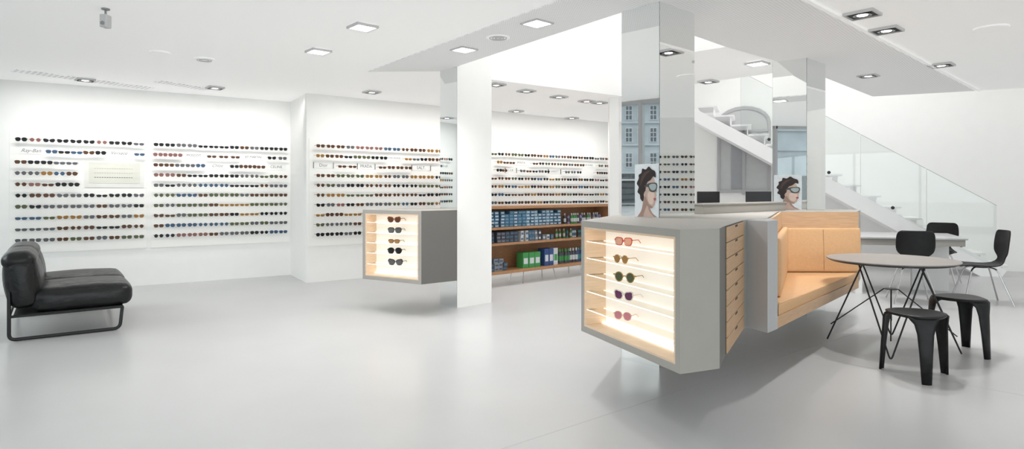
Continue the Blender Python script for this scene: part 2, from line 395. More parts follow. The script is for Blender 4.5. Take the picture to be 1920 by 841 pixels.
for idx,(nme,r,i,O,u,s) in enumerate(allg):
    key=(nme,r)
    if key not in rowcol: rowcol[key]=(pick(r),0)
    (sc,left)=rowcol[key]
    if left<=0: sc=pick(r); left=random.choice([1,1,2,3])
    rowcol[key]=(sc,left-1)
    sh,cl=sc; me=gmesh(sh,cl); ry=SH[sh][1]
    T=glassM(O,u,s,rz(r)-.0225+(ry+.003)*GS)@Matrix.Rotation(random.uniform(-.06,.06),4,'Y')
    if idx<288:
        o=bpy.data.objects.new('sunglasses',me); col.objects.link(o); o.matrix_world=T
        tag(o,'%s %s sunglasses, %s from left in %s row of the %s'%(cl,sh if sh!='cat' else 'cat-eye',ORD[i],RN[r],PN[nme]),'sunglasses','sunglasses on the white display wall')
    else: restm.append((me,T))
def stuff_glasses(name,items,label):
    keys=sorted({m_.name for me,_ in items for m_ in me.materials}); idx={k:i for i,k in enumerate(keys)}
    b=MB()
    for me,T in items:
        vs=[b.v(T@v.co) for v in me.vertices]
        for p_ in me.polygons:
            b.mi=idx[me.materials[p_.material_index].name]; b.face([vs[i] for i in p_.vertices])
    o=b.build(name,[bpy.data.materials[k] for k in keys],recalc=False); tag(o,label,'sunglasses'); o['kind']='stuff'; return o
far=[]
for r in range(7):
    segs={1:[(925,960),(992,1090),(1114,1137)],2:[(925,945),(968,1025),(1052,1085),(1112,1137)]}.get(r,[(832,1137)])
    for x0,x1 in segs:
        A,B=sp(x0,O2,u2),sp(x1,O2,u2); n=round((B-A)/.147)
        for k in range(n):
            sh,cl=pick(r); far.append((gmesh(sh,cl),glassM(O2,u2,A+(B-A)*(k+.5)/n,rz(r)-.0225+(SH[sh][1]+.003)*GS)))
stuff_glasses('sunglasses_rows',restm+far,'long rows of small sunglasses on the wall behind and right of the white column')
rw=[]
for r in range(9):
    for k in range(24):
        sh,cl=pick(r); rw.append((gmesh(sh,cl),glassM(Vector((8.37,8.4)),Vector((0,-1)),.15+k*.16,rz(r))))
t=thing('eyewear_display','white sunglasses display on the right hand wall, seen in the mirrored column','wall display',(8.37,6.4,.0))
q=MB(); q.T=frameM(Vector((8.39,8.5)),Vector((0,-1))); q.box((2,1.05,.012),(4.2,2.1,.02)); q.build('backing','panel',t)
for r in range(9):
    q=MB(); q.T=frameM(Vector((8.39,8.5)),Vector((0,-1))); q.box((2,rz(r)-.024,.07),(4,.002,.1)); q.build('glass_ledge','railglass',t)
stuff_glasses('sunglasses_rows',rw,'rows of sunglasses on the right hand wall, reflected in mirrors')
# signs
M['signw']=mat('sign_white',(.86,.86,.84),.4,em=.05,emc=(1,1,1))
def sign(O,u,x0,x1,r,txt,label,shear=0,ends=False,fs=.045,ink='inkl'):
    A,B=sp(x0,O,u),sp(x1,O,u); wd=B-A; FMm=frameM(O,u)
    q=MB(); q.T=FMm; z=rz(r)+.01; q.box(((A+B)/2,z,.0135),(wd,.088,.004))
    P=O+u*A; o=q.build('brand_sign',['signw'],None); tag(o,label,'sign','small white signs on the display wall')
    if ends:
        for xx in(A,B):
            q=MB(); q.T=FMm; q.box((xx,z,.022),(.004,.088,.02)); q.build('end_bracket','bracket',o)
    tm=textmesh(txt,fs,shear); wmax=max(v.co.x for v in tm.vertices)-min(v.co.x for v in tm.vertices); sc=min(1,wd*.85/wmax)
    b=MB(); b.T=FMm@Matrix.Translation(((A+B)/2,z,.0162))@Matrix.Scale(sc,4); b.add_mesh(tm); b.build('lettering',ink,o,recalc=False)
sign(O1,u1,36,80,1,'Ray-Ban','white sign with slanted script lettering, top left of the leftmost wall panel',.4,fs=.08)
sign(O1,u1,205,240,1,'Versace','white sign with slanted script at the right of the leftmost panel',.4,fs=.07)
sign(O1,u1,345,381,1,'MOSCOT','white sign with small capitals between sunglasses, second row of second panel',ink='ink')
sign(O1,u1,455,494,1,'ET MARTIN','white sign with two small words, right part of second wall panel',ink='ink')
sign(O1,u1,387,426,2,'Chloe','white sign with thin slanted script in the middle of second wall panel',.5,fs=.06)
sign(O1,u1,499,536,2,'CELINE','white sign with spaced capitals at the right edge of second wall panel',fs=.055)
sign(O2,u2,587,624,2,'Dior','white sign with a four letter word at left of third wall panel',fs=.065,ends=True)
sign(O2,u2,669,702,2,'PRADA','white sign with bold serif capitals in the middle of third wall panel',fs=.06,ink='ink',ends=True)
sign(O2,u2,722,752,1,'OLIVER PEOPLES','white sign with tiny capitals in the second row of third wall panel',fs=.04)
sign(O2,u2,771,806,2,'SALT.','white sign with wide spaced capitals and a full stop near the white column',fs=.065,ink='ink',ends=True)
sign(O2,u2,962,990,1,'MYKITA','left white sign on the wall above the wooden shelf unit, upper row',fs=.05)
sign(O2,u2,1091,1112,1,'TOM FORD','right white sign on the wall above the wooden shelf unit, upper row',fs=.05)
sign(O2,u2,946,967,2,'L.G.R','left white sign on the wall above the wooden shelf unit, lower row',fs=.05,ends=True)
sign(O2,u2,1027,1050,2,'GARRETT','right white sign on the wall above the wooden shelf unit, lower row',fs=.05,ends=True)
A,B=sp(158,O1,u1),sp(270,O1,u1)
t=thing('wall_picture','pale flat picture with printed rows of glasses on the leftmost wall panel','picture',(*(O1+u1*A),1.3))
M['pic']=mat('picture_print',(.70,.70,.63),.45); M['picf']=mat('picture_border',(.78,.78,.75),.45)
q=MB(); q.T=frameM(O1,u1); q.box(((A+B)/2,1.55,.016),(B-A,.37,.008)); q.build('frame','picf',t)
q=MB(); q.T=frameM(O1,u1); q.box(((A+B)/2,1.56,.0215),(B-A-.10,.28,.002)); q.build('print','pic',t)
M['pline']=mat('picture_line',(.50,.50,.43),.5)
for k in range(3):
    q=MB(); q.T=frameM(O1,u1)
    for i in range(16): q.box((A+.12+i*.028,1.62-k*.06,.0235),(.018,.008,.001))
    q.build('printed_row','pline' if k<2 else 'inkl',t)
# ---------- display cases
def fancy_glasses(px,T,kind,label,sc=1.08):
    shape,fc,lc=kind; rx,ry,e,cat=SH[shape]; tk=.0034 if shape in('round','aviator') else .0048
    t=bpy.data.objects.new('sunglasses',None); col.objects.link(t); t.empty_display_size=.03; t.matrix_world=T; tag(t,label,'sunglasses','sunglasses in the lit display cases')
    S=Matrix.Scale(sc,4)
    def P(m,n,mt): o=m.build(n,mt,t,local=True,smooth=False)
    m=MB(); m.T=S
    for s in(-1,1): ringgeo(m,s*.034,rx,ry,e,cat,tk,0,20); m.box((s*.063,.010,-.002),(.009,.007,.005))
    m.box((0,.006,-.001),(.02,.005,.005)); P(m,'frame',fc)
    for s in(-1,1):
        m=MB(); m.T=S; lensgeo(m,s*.034,rx,ry,e,cat,-.001,20); P(m,'lens',lc)
        m=MB(); m.T=S; m.tube([(s*.0665,.010,-.003),(s*.066,.010,-.06),(s*.064,-.010,-.085)],.0022,6); P(m,'temple',fc)
M['f_red']=mat('frame_red',(.5,.05,.04),.3); M['f_purple']=mat('frame_purple',(.75,.68,.66),.3); M['f_blush']=mat('frame_blush',(.75,.42,.36),.3)
M['l_plum']=mat('lens_plum',(.13,.03,.09),.15); M['l_pink']=mat('lens_pink',(.6,.22,.25),.15); M['l_amber']=mat('lens_amber',(.36,.19,.06),.15); M['l_pale']=mat('lens_pale',(.62,.36,.26),.15)
def showcase(root,P,Q,z0,z1,zs,kinds,where,depth=.16,gfrac=.42,rot=(.35,.2,.4,.3,.45),scs=(1.0,1.0,1.2,1.15,.95),gx=(0,-.03,.01,.0,-.01)):
    P=Vector(P);Q=Vector(Q);d=(Q-P);L=d.length;d.normalize();FMm=frameM(P,d); mg=.04
    q=MB(); q.T=FMm
    o=[(0,z0),(L,z0),(L,z1),(0,z1)]; i=[(mg,z0+mg),(L-mg,z0+mg),(L-mg,z1-mg),(mg,z1-mg)]
    for k in range(4):
        l=(k+1)%4; q.poly([(*o[k],0),(*o[l],0),(*i[l],0),(*i[k],0)])
    q.build('front_frame','grey',root)
    wl=MB(); wl.T=FMm; t2=.012; i2=[(mg+t2,z0+mg+t2),(L-mg-t2,z0+mg+t2),(L-mg-t2,z1-mg-t2),(mg+t2,z1-mg-t2)]
    for k in range(4):
        l=(k+1)%4; wl.poly([(*i[k],0),(*i[l],0),(*i2[l],0),(*i2[k],0)]); wl.poly([(*i2[k],0),(*i2[l],0),(*i2[l],-depth),(*i2[k],-depth)])
    wl.build('wood_lining','woodp',root)
    q=MB(); q.T=FMm; q.poly([(*a,-depth+.002) for a in i2]); q.build('lit_back_panel','glow',root)
    q=MB(); q.T=FMm; q.box((L/2,z0+mg+t2+.006,-depth+.02),(L-2*mg-2*t2-.01,.01,.025)); q.build('led_strip','led',root)
    for j,z in enumerate(zs):
        q=MB(); q.T=FMm; q.box((L/2,z,-depth/2),(L-2*mg-2*t2,.006,depth-.03)); sh_=q.build('glass_shelf','shelfglass',root)
        for zz in(-.0155,-depth+.0165):
            q=MB(); q.T=FMm; q.box((L/2,z,zz),(L-2*mg-2*t2,.0055,.003)); q.build('lit_edge','shelfedge',sh_)
        sh=kinds[j]; ry=SH[sh[0]][1]; sc=scs[j]; tk=.0034 if sh[0] in('round','aviator') else .0048
        T=FMm@Matrix.Translation((mg+gfrac*(L-2*mg)+gx[j],z+.003+(ry+tk)*sc,-.045))@Matrix.Rotation(rot[j],4,'Y')
        fancy_glasses(0,T,sh,where[j],sc)
    ld=bpy.data.lights.new('case_lamp','AREA'); ld.energy=.6; ld.color=(1,.92,.80); ld.shape='RECTANGLE'; ld.size=L-.2; ld.size_y=.02
    lo=bpy.data.objects.new('case_lamp',ld); col.objects.link(lo); lo.matrix_world=FMm@Matrix.Translation((L/2,z1-mg-.03,-.03))@Matrix.Rotation(math.pi/2,4,'X')
def shell(name,poly,z0,z1,skip,mat_,root,sidem=None):
    q=MB(); n=len(poly)
    for i in range(n):
        if i in skip: continue
        a,b=poly[i],poly[(i+1)%n]; q.mi=(sidem or {}).get(i,0); q.poly([(*a,z0),(*b,z0),(*b,z1),(*a,z1)])
    q.mi=0; q.poly([(*p_,z0) for p_ in poly[::-1]]); q.poly([(*p_,z1) for p_ in poly]); return q.build(name,mat_,root,recalc=False)
zs=[.975,.865,.755,.645,.525]
isl=[(.463,4.1),(.855,3.12),(1.09,3.22),(1.215,3.49),(1.56,4.15),(1.85,4.45),(2.60,6.0),(3.36,5.98),(3.75,6.6),(3.2,7.25),(2.0,6.15),(.95,5.35)]
t=thing('display_counter','large angular grey display counter with a lit showcase end and oak drawers','display counter',(1.5,4.8,.375))
shell('body',isl,.375,1.11,{0},['grey','greyd'],t,{2:1,7:0})  # narrow face turned right is coloured darker to stand for its shade
showcase(t,isl[0],isl[1],.375,1.11,zs,[('square','f_red','l_pale'),('round','f_gold','l_amber'),('round','f_gold','l_olive'),('cat','f_purple','l_plum'),('aviator','f_blush','l_pink')],
 ['red framed sunglasses on the top shelf of the large lit showcase','gold round sunglasses on the second shelf of the large lit showcase','large gold and green round sunglasses, middle shelf of the large showcase','pale cat-eye sunglasses with plum lenses, fourth shelf of the large lit showcase','blush pink sunglasses on the lowest glass shelf of the large showcase'])
D1=Vector(isl[3]);D2=Vector(isl[4]);dd=(D2-D1);DL=dd.length;dd.normalize();FD=frameM(D1,dd)
q=MB(); q.T=FD; q.box((DL/2,.7425,.001),(DL-.002,.728,.004)); q.build('drawer_recess','dark',t)
for k in range(8):
    z=.381+k*.0905
    q=MB(); q.T=FD; q.bbox((DL/2,z+.0435,.0055),(DL-.004,.086,.008),.0015,1); dr=q.build('drawer','wood',t)
    q=MB(); q.T=FD; q.bbox((DL/2,z+.078,.0095),(.09,.014,.003),.001,1); q.build('finger_pull','dark',dr)
t2=thing('counter_screen','taupe raised screen panel standing on the back of the counter','screen',(2.2,6.0,1.11))
q=MB(); q.prism([(1.56,5.42),(1.66,5.33),(2.86,6.42),(2.76,6.55)],1.11,1.185); q.build('panel','grey',t2,bevel=.003)
q=MB(); q.prism([(1.54,5.44),(1.66,5.31),(2.88,6.42),(2.76,6.57)],1.186,1.2); q.build('cap','grey',t2)
# bench nook
t=thing('bench','tan leather bench built into an oak and grey niche of the counter','bench',(2.5,5.1,.375))
q=MB(); q.prism([(1.68,4.03),(1.80,4.155),(1.87,4.44),(1.60,4.22)],.375,1.11); q.build('end_panel','greyl',t,bevel=.002)
q=MB(); q.prism([(1.805,4.17),(3.352,5.93),(3.352,5.96),(2.62,5.98),(1.87,4.46)],.376,.455); q.build('base','wood',t)
nL0=Vector((1.87,4.46));nL1=Vector((2.61,5.985))
dL=(nL1-nL0).normalized(); nn=Vector((dL.y,-dL.x))
q=MB(); q.prism([nL0,nL1,nL1+nn*.02,nL0+nn*.02],.455,1.108); q.build('side_panel','wood',t)
q=MB(); q.prism([(2.61,5.96),(3.36,5.945),(3.36,5.965),(2.61,5.98)],.455,1.108); q.build('back_panel','wood',t)
def polycush(m,poly,z0,z1,r):
    cx=sum(p_[0] for p_ in poly)/len(poly);cy=sum(p_[1] for p_ in poly)/len(poly)
    def ins(k):
        return [(cx+(p_[0]-cx)*(1-k),cy+(p_[1]-cy)*(1-k)) for p_ in poly]
    prof=[(0.01,z0),(0,z0+r*.4),(0,z1-r),(.006,z1-r*.4),(.02,z1-.003),(.07,z1)]
    R=[[m.v((*p_,z)) for p_ in ins(k)] for k,z in prof]; n=len(poly)
    for a,b in zip(R,R[1:]):
        for i in range(n): m.face([a[i],a[(i+1)%n],b[(i+1)%n],b[i]])
    m.face(R[0][::-1]); m.face(R[-1])
q=MB(); polycush(q,[(1.825,4.20),(3.34,5.92),(2.64,5.94),(1.90,4.47)],.457,.53,.02); q.build('seat_cushion','tan',t,smooth=True)
Bm=Matrix.Translation((2.995,5.92,.745))@Matrix.Rotation(math.radians(-1),4,'Z')@Matrix.Rotation(math.radians(-3),4,'X')
q=MB(); q.cushion((0,0,0),(.72,.05,.42),.012,(0,.004,.0),Bm); bc=q.build('back_cushion','tan',t,smooth=True)
q=MB(); q.T=Bm; q.box((0,-.0285,0),(.004,.002,.39)); q.build('seam','tansd',bc)
mid=nL0+dL*.86+nn*.05; ang=math.atan2(dL.y,dL.x)
q=MB(); q.cushion((0,0,0),(1.60,.055,.43),.018,(0,.005,.002),Matrix.Translation((mid.x,mid.y,.75))@Matrix.Rotation(ang,4,'Z')); q.build('side_cushion','tan',t,smooth=True)
# small showcase
sm=[(-1.624,6.67),(-.924,6.25),(-.585,6.53),(-.66,7.35),(-1.3,7.4)]
t=thing('display_case','small grey floating display case with a lit front, fixed to the white column','display case',(-1,6.8,.36))
shell('body',sm,.36,1.11,{0},['grey','greyd'],t,{1:1})
showcase(t,sm[0],sm[1],.36,1.11,zs,[('cat','f_tortoiseshell','l_brown'),('square','f_black','l_grey'),('narrow','f_tortoiseshell','l_amber'),('aviator','f_black','l_black'),('cat','f_black','l_grey')],
 ['tortoiseshell cat-eye sunglasses on the top shelf of the small display case','black square sunglasses on the second shelf of the small display case','narrow brown sunglasses on the middle shelf of the small display case','black aviator sunglasses on the fourth shelf of the small display case','black cat-eye sunglasses on the lowest shelf of the small display case'],gfrac=.5,rot=(.15,.3,.1,.35,.25),scs=(1.25,1.2,1.1,1.25,1.3),gx=(0,.01,0,.01,.02))
# ---------- wooden shelf unit
ang=math.atan2(.67,.742); S0=Vector((-.35,8.21,0)); RM=Matrix.Translation(S0)@Matrix.Rotation(ang,4,'Z'); L=2.64
t=thing('shelf_unit','long reddish wooden shelf unit on thin steel legs, full of small boxes','shelf unit',tuple(S0),ang)
def SB(c,d,name,m='cherry'):
    q=MB(); q.T=RM; q.box(c,d); return q.build(name,m,t,bevel=.002)
SB((L/2,.18,1.09),(L,.36,.04),'top'); SB((L/2,.18,.195),(L,.36,.04),'bottom_board')
SB((.0125,.18,.64),(.025,.36,.86),'side_panel'); SB((L-.0125,.18,.64),(.025,.36,.86),'side_panel'); SB((L/2,.35,.64),(L-.05,.015,.85),'back')
SB((L/2,.17,.80),(L-.05,.34,.03),'shelf'); SB((L/2,.17,.585),(L-.05,.34,.03),'shelf')
for x in(.12,.75,1.35,1.95,2.5):
    for y in(.06,.3):
        q=MB(); q.T=RM; q.tube([(x,y,.175),(x+.04*(1 if x>1.3 else -1),y+(-.03 if y<.1 else .03),.005)],.007,8); q.build('leg','chrome',t,smooth=True)
for k,v in {'pb':(.08,.20,.32),'pb2':(.18,.36,.50),'pg':(.08,.09,.12),'pgr':(.25,.29,.34),'green':(.06,.32,.09),'navy':(.04,.09,.26),'teal':(.06,.28,.30),'pwhite':(.68,.72,.75),'lilac':(.3,.25,.5)}.items(): M[k]=mat('pack_'+k,v,.45)
PM={}
def packmesh(kind,d,a,b):
    key=(kind,d,a,b)
    if key in PM: return PM[key]
    m=MB(); w_,dp,h_=d
    if kind=='box':
        m.bbox((0,0,h_/2),d,.0015,1); m.mi=1; m.box((0,-dp/2-.0006,h_*.45),(w_*.72,.001,h_*.38)); m.mi=0; m.box((0,0,h_*.86),(w_*1.012,dp*1.012,h_*.03))
    else:
        m.lathe([(w_*.42,0),(w_*.5,.004),(w_*.5,h_*.66),(w_*.38,h_*.76),(w_*.2,h_*.8)],seg=12); m.mi=1; m.lathe([(w_*.26,h_*.8),(w_*.26,h_*.98),(w_*.2,h_)],seg=12); m.lathe([(w_*.507,h_*.18),(w_*.507,h_*.52)],seg=12)
    me=bpy.data.meshes.new('pack'); m.bm.to_mesh(me); m.bm.free(); me.materials.append(M[a]); me.materials.append(M[b]); PM[key]=me; return me
def packs(kind,name,x0,x1,z,d,rows,cols_,label,cat,group,y=.13,gaps=.12):
    x=x0+d[0]/2
    while x+d[0]/2<=x1+.02:
        a,b=random.choice(cols_); n=rows if rows==1 else random.choice([rows,rows,rows,rows-1])
        for r in range(n):
            o=bpy.data.objects.new(name,packmesh(kind,d,a,b)); col.objects.link(o)
            o.matrix_world=RM@Matrix.Translation((x,y+random.uniform(-.01,.01),z+r*(d[2]+.0005)))
            tag(o,label,cat,group)
        x+=d[0]+.006+(random.uniform(.02,.05) if random.random()<gaps else 0)
packs('box','lens_box',.05,1.56,.815,(.075,.12,.044),5,[('pb','pwhite'),('pb','pb2'),('pb2','pwhite'),('pb','pwhite')],'small blue lens box stacked on the top shelf of wooden unit','box','blue lens boxes on the top shelf',gaps=.08)
packs('bottle','care_bottle',1.66,2.55,.815,(.045,.045,.16),1,[('pg','pwhite'),('green','pwhite'),('lilac','pg'),('pgr','pwhite')],'small bottle at the right end of the top shelf of wooden unit','bottle','bottles on the top shelf',gaps=.3)
packs('box','lens_box',.05,.66,.60,(.075,.12,.05),3,[('pg','pgr'),('pg','pb')],'dark grey lens box on the middle shelf of wooden unit','box','dark boxes on the middle shelf')
packs('box','lens_box',.70,1.42,.60,(.055,.12,.075),2,[('pgr','pwhite'),('pb','pgr'),('pg','pwhite'),('pwhite','pb')],'grey and blue carton on the middle shelf of wooden unit','box','grey cartons on the middle shelf',gaps=.2)
packs('bottle','care_bottle',1.48,2.3,.60,(.04,.04,.14),1,[('green','pwhite'),('teal','pg'),('pwhite','pb')],'small bottle standing on the middle shelf of wooden unit','bottle','bottles on the middle shelf',gaps=.3)
packs('box','lens_box',.05,.50,.215,(.075,.12,.055),3,[('pgr','pb'),('pg','pb'),('pgr','pg')],'grey lens box on the bottom shelf of wooden unit','box','grey boxes on the bottom shelf')
packs('box','care_carton',.74,1.12,.215,(.11,.14,.22),1,[('green','pwhite')],'tall green carton on the bottom shelf of wooden unit','box','green cartons on the bottom shelf',gaps=0)
packs('box','care_carton',1.17,1.48,.215,(.09,.14,.25),1,[('navy','pwhite'),('pwhite','green')],'tall blue or white carton on the bottom shelf of wooden unit','box','blue and white cartons on the bottom shelf',gaps=0)
packs('bottle','care_bottle',1.54,2.3,.215,(.055,.055,.22),1,[('pg','pwhite'),('navy','teal'),('pg','green')],'dark bottle on the bottom shelf of wooden unit','bottle','dark bottles on the bottom shelf',gaps=.2)
# ---------- posters
def pm(n,c): M[n]=mat(n+'_print',c,.45,em=.08,noise=.06,nscale=25)
pm('prbg',(.66,.70,.73)); pm('skin',(.33,.22,.18)); pm('skin2',(.50,.365,.31)); pm('skin3',(.64,.50,.43)); pm('hair',(.025,.016,.015)); pm('hair2',(.065,.04,.033)); pm('lip',(.38,.09,.09)); pm('vis',(.34,.39,.40)); pm('vis2',(.06,.07,.07))
def poster(a,b,s0,s1,z0,h,label):
    a=Vector(a);b=Vector(b);d=(b-a).normalized(); FMm=frameM(a,d,0,.004); w_=s1-s0
    t=thing('portrait_poster',label,'poster',(*(a+d*s0),z0))
    q=MB(); q.T=FMm; q.box(((s0+s1)/2,z0+h/2,.003),(w_,h,.006)); q.build('backing','prbg',t)
    def lay(n,pts,k,m):
        pp=[]
        for x,y in catmull(pts,4):
            y2=(y-1.30)*1.22+1.28; x2=(x-.5)*1.04+.50; pp.append((s0+min(.995,max(.005,x2))*w_,z0+min(1.34,max(.01,y2))/1.36*h,.0065+k*.0006))
        q=MB(); q.T=FMm; q.poly(pp); q.build(n,m,t,recalc=False)
    lay('neck',[(.12,.20),(.96,.20),(.90,.27),(.76,.33),(.66,.42),(.62,.52),(.56,.62),(.40,.66),(.34,.50),(.28,.38),(.16,.28)],1,'skin')
    lay('neck_light',[(.40,.23),(.86,.22),(.72,.31),(.60,.40),(.56,.52),(.46,.42)],2,'skin2')
    lay('face',[(.33,.62),(.36,.9),(.46,1.06),(.62,1.12),(.76,1.10),(.84,1.0),(.87,.90),(.92,.80),(.885,.755),(.905,.71),(.88,.68),(.895,.63),(.855,.58),(.82,.50),(.72,.45),(.58,.49),(.44,.56)],3,'skin2')
    lay('cheek_light',[(.58,.58),(.56,.74),(.66,.80),(.80,.78),(.84,.70),(.80,.58),(.72,.52)],4,'skin3')
    lay('jaw_shade',[(.40,.58),(.46,.70),(.52,.62),(.62,.52),(.76,.47),(.70,.44),(.56,.48)],4,'skin')
    lay('hair',[(.36,.58),(.26,.64),(.24,.72),(.14,.78),(.19,.88),(.11,.96),(.19,1.06),(.19,1.14),(.30,1.18),(.34,1.27),(.48,1.25),(.60,1.31),(.72,1.25),(.86,1.20),(.88,1.08),(.78,1.10),(.68,1.03),(.56,.99),(.49,.90),(.46,.78),(.41,.66)],5,'hair')
    lay('hair_strand',[(.26,.9),(.30,1.08),(.46,1.20),(.66,1.22),(.5,1.14),(.36,1.02)],6,'hair2')
    lay('ear',[(.40,.72),(.46,.80),(.48,.74),(.45,.66)],6,'skin2')
    lay('shades_rim',[(.42,.89),(.60,.96),(.88,.97),(.94,.91),(.90,.81),(.78,.775),(.64,.80),(.58,.88)],6,'vis2')
    lay('sunglasses',[(.62,.91),(.70,.945),(.86,.945),(.91,.90),(.87,.835),(.78,.81),(.68,.835)],7,'vis')
    lay('lips',[(.80,.645),(.86,.66),(.89,.65),(.88,.61),(.82,.605)],6,'lip')
poster((.855,4.79),(1.09,4.53),.135,.348,1.112,.40,'portrait poster of a woman in sunglasses on the tallest mirrored column')
poster((2.83,6.665),(3.09,6.43),.02,.30,1.115,.37,'portrait poster of a woman in sunglasses on the mirrored column behind the bench')
# ---------- sofa
sa=math.atan2(.595,.804)
t=thing('sofa','low black leather two seat sofa with tubular metal frame by the left windows','sofa',(-4.31,5.3,0),sa)
TM=Matrix.Translation((-4.31,5.3,0))@Matrix.Rotation(sa,4,'Z')
for y in (.37,1.14):
    q=MB(); q.T=TM; q.cushion((.50,y,.34),(.76,.75,.20),.07,(.015,.01,.035)); q.build('seat_cushion','leather',t,smooth=True)
    R_=Matrix.Translation((.06,y,.51))@Matrix.Rotation(math.radians(-6),4,'Y')
    q=MB(); q.T=TM; q.cushion((0,0,0),(.22,.75,.46),.08,(.04,.015,0),R_); bc=q.build('back_cushion','leather',t,smooth=True)
    q=MB(); q.T=TM; q.cushion((.035,y,.70),(.24,.755,.16),.078,(.01,.005,.01),None); q.build('head_roll','leather',bc,smooth=True)
for y in(.03,1.48):
    q=MB(); q.T=TM
    q.tube(bezsmooth([(-.03,y,.44),(-.03,y,.02),(.78,y,.02),(.80,y,.22)]),.015,10)
    q.tube([(-.03,y,.22),(.80,y,.22)],.012,8)
    q.build('side_frame','blackmetal',t,smooth=True)
for x,z in((-.03,.22),(.80,.22),(-.03,.44),(.4,.22)):
    q=MB(); q.T=TM; q.tube([(x,.03,z),(x,1.48,z)],.012,8); q.build('cross_rail','blackmetal',t,smooth=True)
q=MB(); q.T=TM; q.box((.4,.75,.228),(.8,1.44,.012)); q.build('seat_support','blackmetal',t)
# ---------- wire table
t=thing('wire_table','round taupe table on thin black wire legs in front of the bench','table',(3.14,5.08,0))
tt=MB(); tt.lathe([(.455,.728),(.475,.738),(.480,.744),(.478,.748)],(3.14,5.08,0),64); tt.build('table_top','tabletop',t,smooth=True)
q=MB(); q.lathe([(.445,.722),(.472,.7345),(.474,.736),(.44,.7275)],(3.14,5.08,0),64); q.build('edge_band','blackmetal',t,smooth=True)
cx,cy=3.14,5.08; feet=[]
for k in range(4):
    a=math.radians(148+90*k); feet.append((cx+.48*math.cos(a),cy+.48*math.sin(a),.008))
for k in range(4):
    a=math.radians(148+90*k); tp=[(cx+.30*math.cos(a+s*math.radians(50)),cy+.30*math.sin(a+s*math.radians(50)),.727) for s in(-1,1)]
    q=MB(); f_=feet[k]
    q.tube(bezsmooth([tp[0],f_,tp[1]],5),.0065,8); q.build('leg','blackmetal',t,smooth=True)
for k in range(4):
    a=math.radians(148+90*k)
    q=MB(); q.tube([(cx+.30*math.cos(a-math.radians(50)),cy+.30*math.sin(a-math.radians(50)),.722),(cx+.30*math.cos(a+math.radians(50)),cy+.30*math.sin(a+math.radians(50)),.722)],.006,6); q.build('top_rail','blackmetal',t)
    q=MB(); q.tube([(cx+.445*math.cos(a),cy+.445*math.sin(a),.16),(cx+.05*math.cos(a),cy+.05*math.sin(a),.50)],.005,6); q.build('brace','blackmetal',t)
q=MB(); q.lathe([(.05,.497),(.055,.50),(.05,.503)],(cx,cy,0),16); q.build('hub','blackmetal',t)
# ---------- stools
t=thing('stool','nearest black moulded stool with three wide tapering legs','stool',(0,0,0),0,'black stools at the round table')
q=MB(); rows=[]
for i in range(9):
    rr=.185*i/8; row=[]
    for k in range(37):
        a=2*math.pi*k/36; r3=rr*(1+.07*math.cos(3*a)*(i/8)); row.append((r3*math.cos(a),r3*math.sin(a),.445+.010*(i/8)**2-(.010 if i==8 else 0)))
    rows.append(row)
q.grid(rows); bmesh.ops.remove_doubles(q.bm,verts=q.bm.verts,dist=.0005); so=q.build('seat','blackply',t,smooth=True,local=True)
md=so.modifiers.new('s','SOLIDIFY'); md.thickness=.016; md.offset=-1
for k in range(3):
    a=math.radians(120*k); rows=[]
    for (r_,z,hw) in ((.10,.437,.08),(.16,.436,.09),(.188,.425,.085),(.202,.395,.064),(.210,.33,.048),(.222,.2,.038),(.236,.0,.027)):
        row=[]
        for j in range(7):
            s=-1+2*j/6; rad=r_-.010*s*s*(1 if z<.43 else 0); x=rad; y=hw*s
            row.append((x*math.cos(a)-y*math.sin(a),x*math.sin(a)+y*math.cos(a),z))
        rows.append(row)
    q=MB(); q.grid(rows); lo=q.build('leg','blackply',t,smooth=True,local=True)
    md=lo.modifiers.new('s','SOLIDIFY'); md.thickness=.014; md.offset=0
c1=Vector((2.877,4.357)); a1=math.atan2(4.53-c1.y,2.73-c1.x)
t.location=(c1.x,c1.y,0); t.rotation_euler=(0,0,a1)
dup(t,(3.65,5.0,0),math.atan2(4.82-5.03,3.68-3.63),'black moulded stool on the right side of the round table')
# ---------- shell chairs
t=thing('shell_chair','black shell chair with chrome legs, its back to the wire table','chair',(0,0,0),0,'black shell chairs at the white desk')
prof=[(.215,.425,.17),(.20,.438,.19),(.12,.442,.205),(0,.432,.21),(-.10,.433,.195),(-.165,.448,.15),(-.20,.49,.10),(-.215,.53,.10),(-.225,.57,.16),(-.235,.62,.195),(-.25,.70,.20),(-.262,.80,.195),(-.27,.845,.18),(-.272,.86,.14)]
rows=[]
for (y,z,hw) in prof:
    row=[]
    for j in range(13):
        s=-1+2*j/12; bk=max(0,min(1,(z-.5)/.15)); st=1-bk
        row.append((hw*s,y+.05*s*s*bk,z+.022*s*s*st))
    rows.append(row)
q=MB(); q.grid(rows); so=q.build('shell','blackply',t,smooth=True,local=True)
md=so.modifiers.new('s','SOLIDIFY'); md.thickness=.012; md.offset=0
sd=so.modifiers.new('ss','SUBSURF'); sd.levels=1; sd.render_levels=1
for sx in(-1,1):
    for sy in(-1,1):
        q=MB(); q.tube(bezsmooth([(sx*.04,sy*.05,.425),(sx*.11,sy*.12,.415),(sx*.22,sy*.24 -.01,.008)],5),.010,8); q.build('leg','chrome',t,smooth=True,local=True)
q=MB(); q.lathe([(.07,.418),(.08,.424),(.08,.43)],(0,0,0),20); q.build('seat_mount','blackmetal',t,local=True)
def aim(p_,tgt): return math.atan2(tgt[1]-p_[1],tgt[0]-p_[0])-math.pi/2
t.location=(4.72,7.25,0); t.rotation_euler=(0,0,aim((4.72,7.25),(5.1,8.2)))
dup(t,(6.08,8.72,0),aim((6.08,8.72),(5.3,7.9)),'black shell chair on the far side of the white desk')
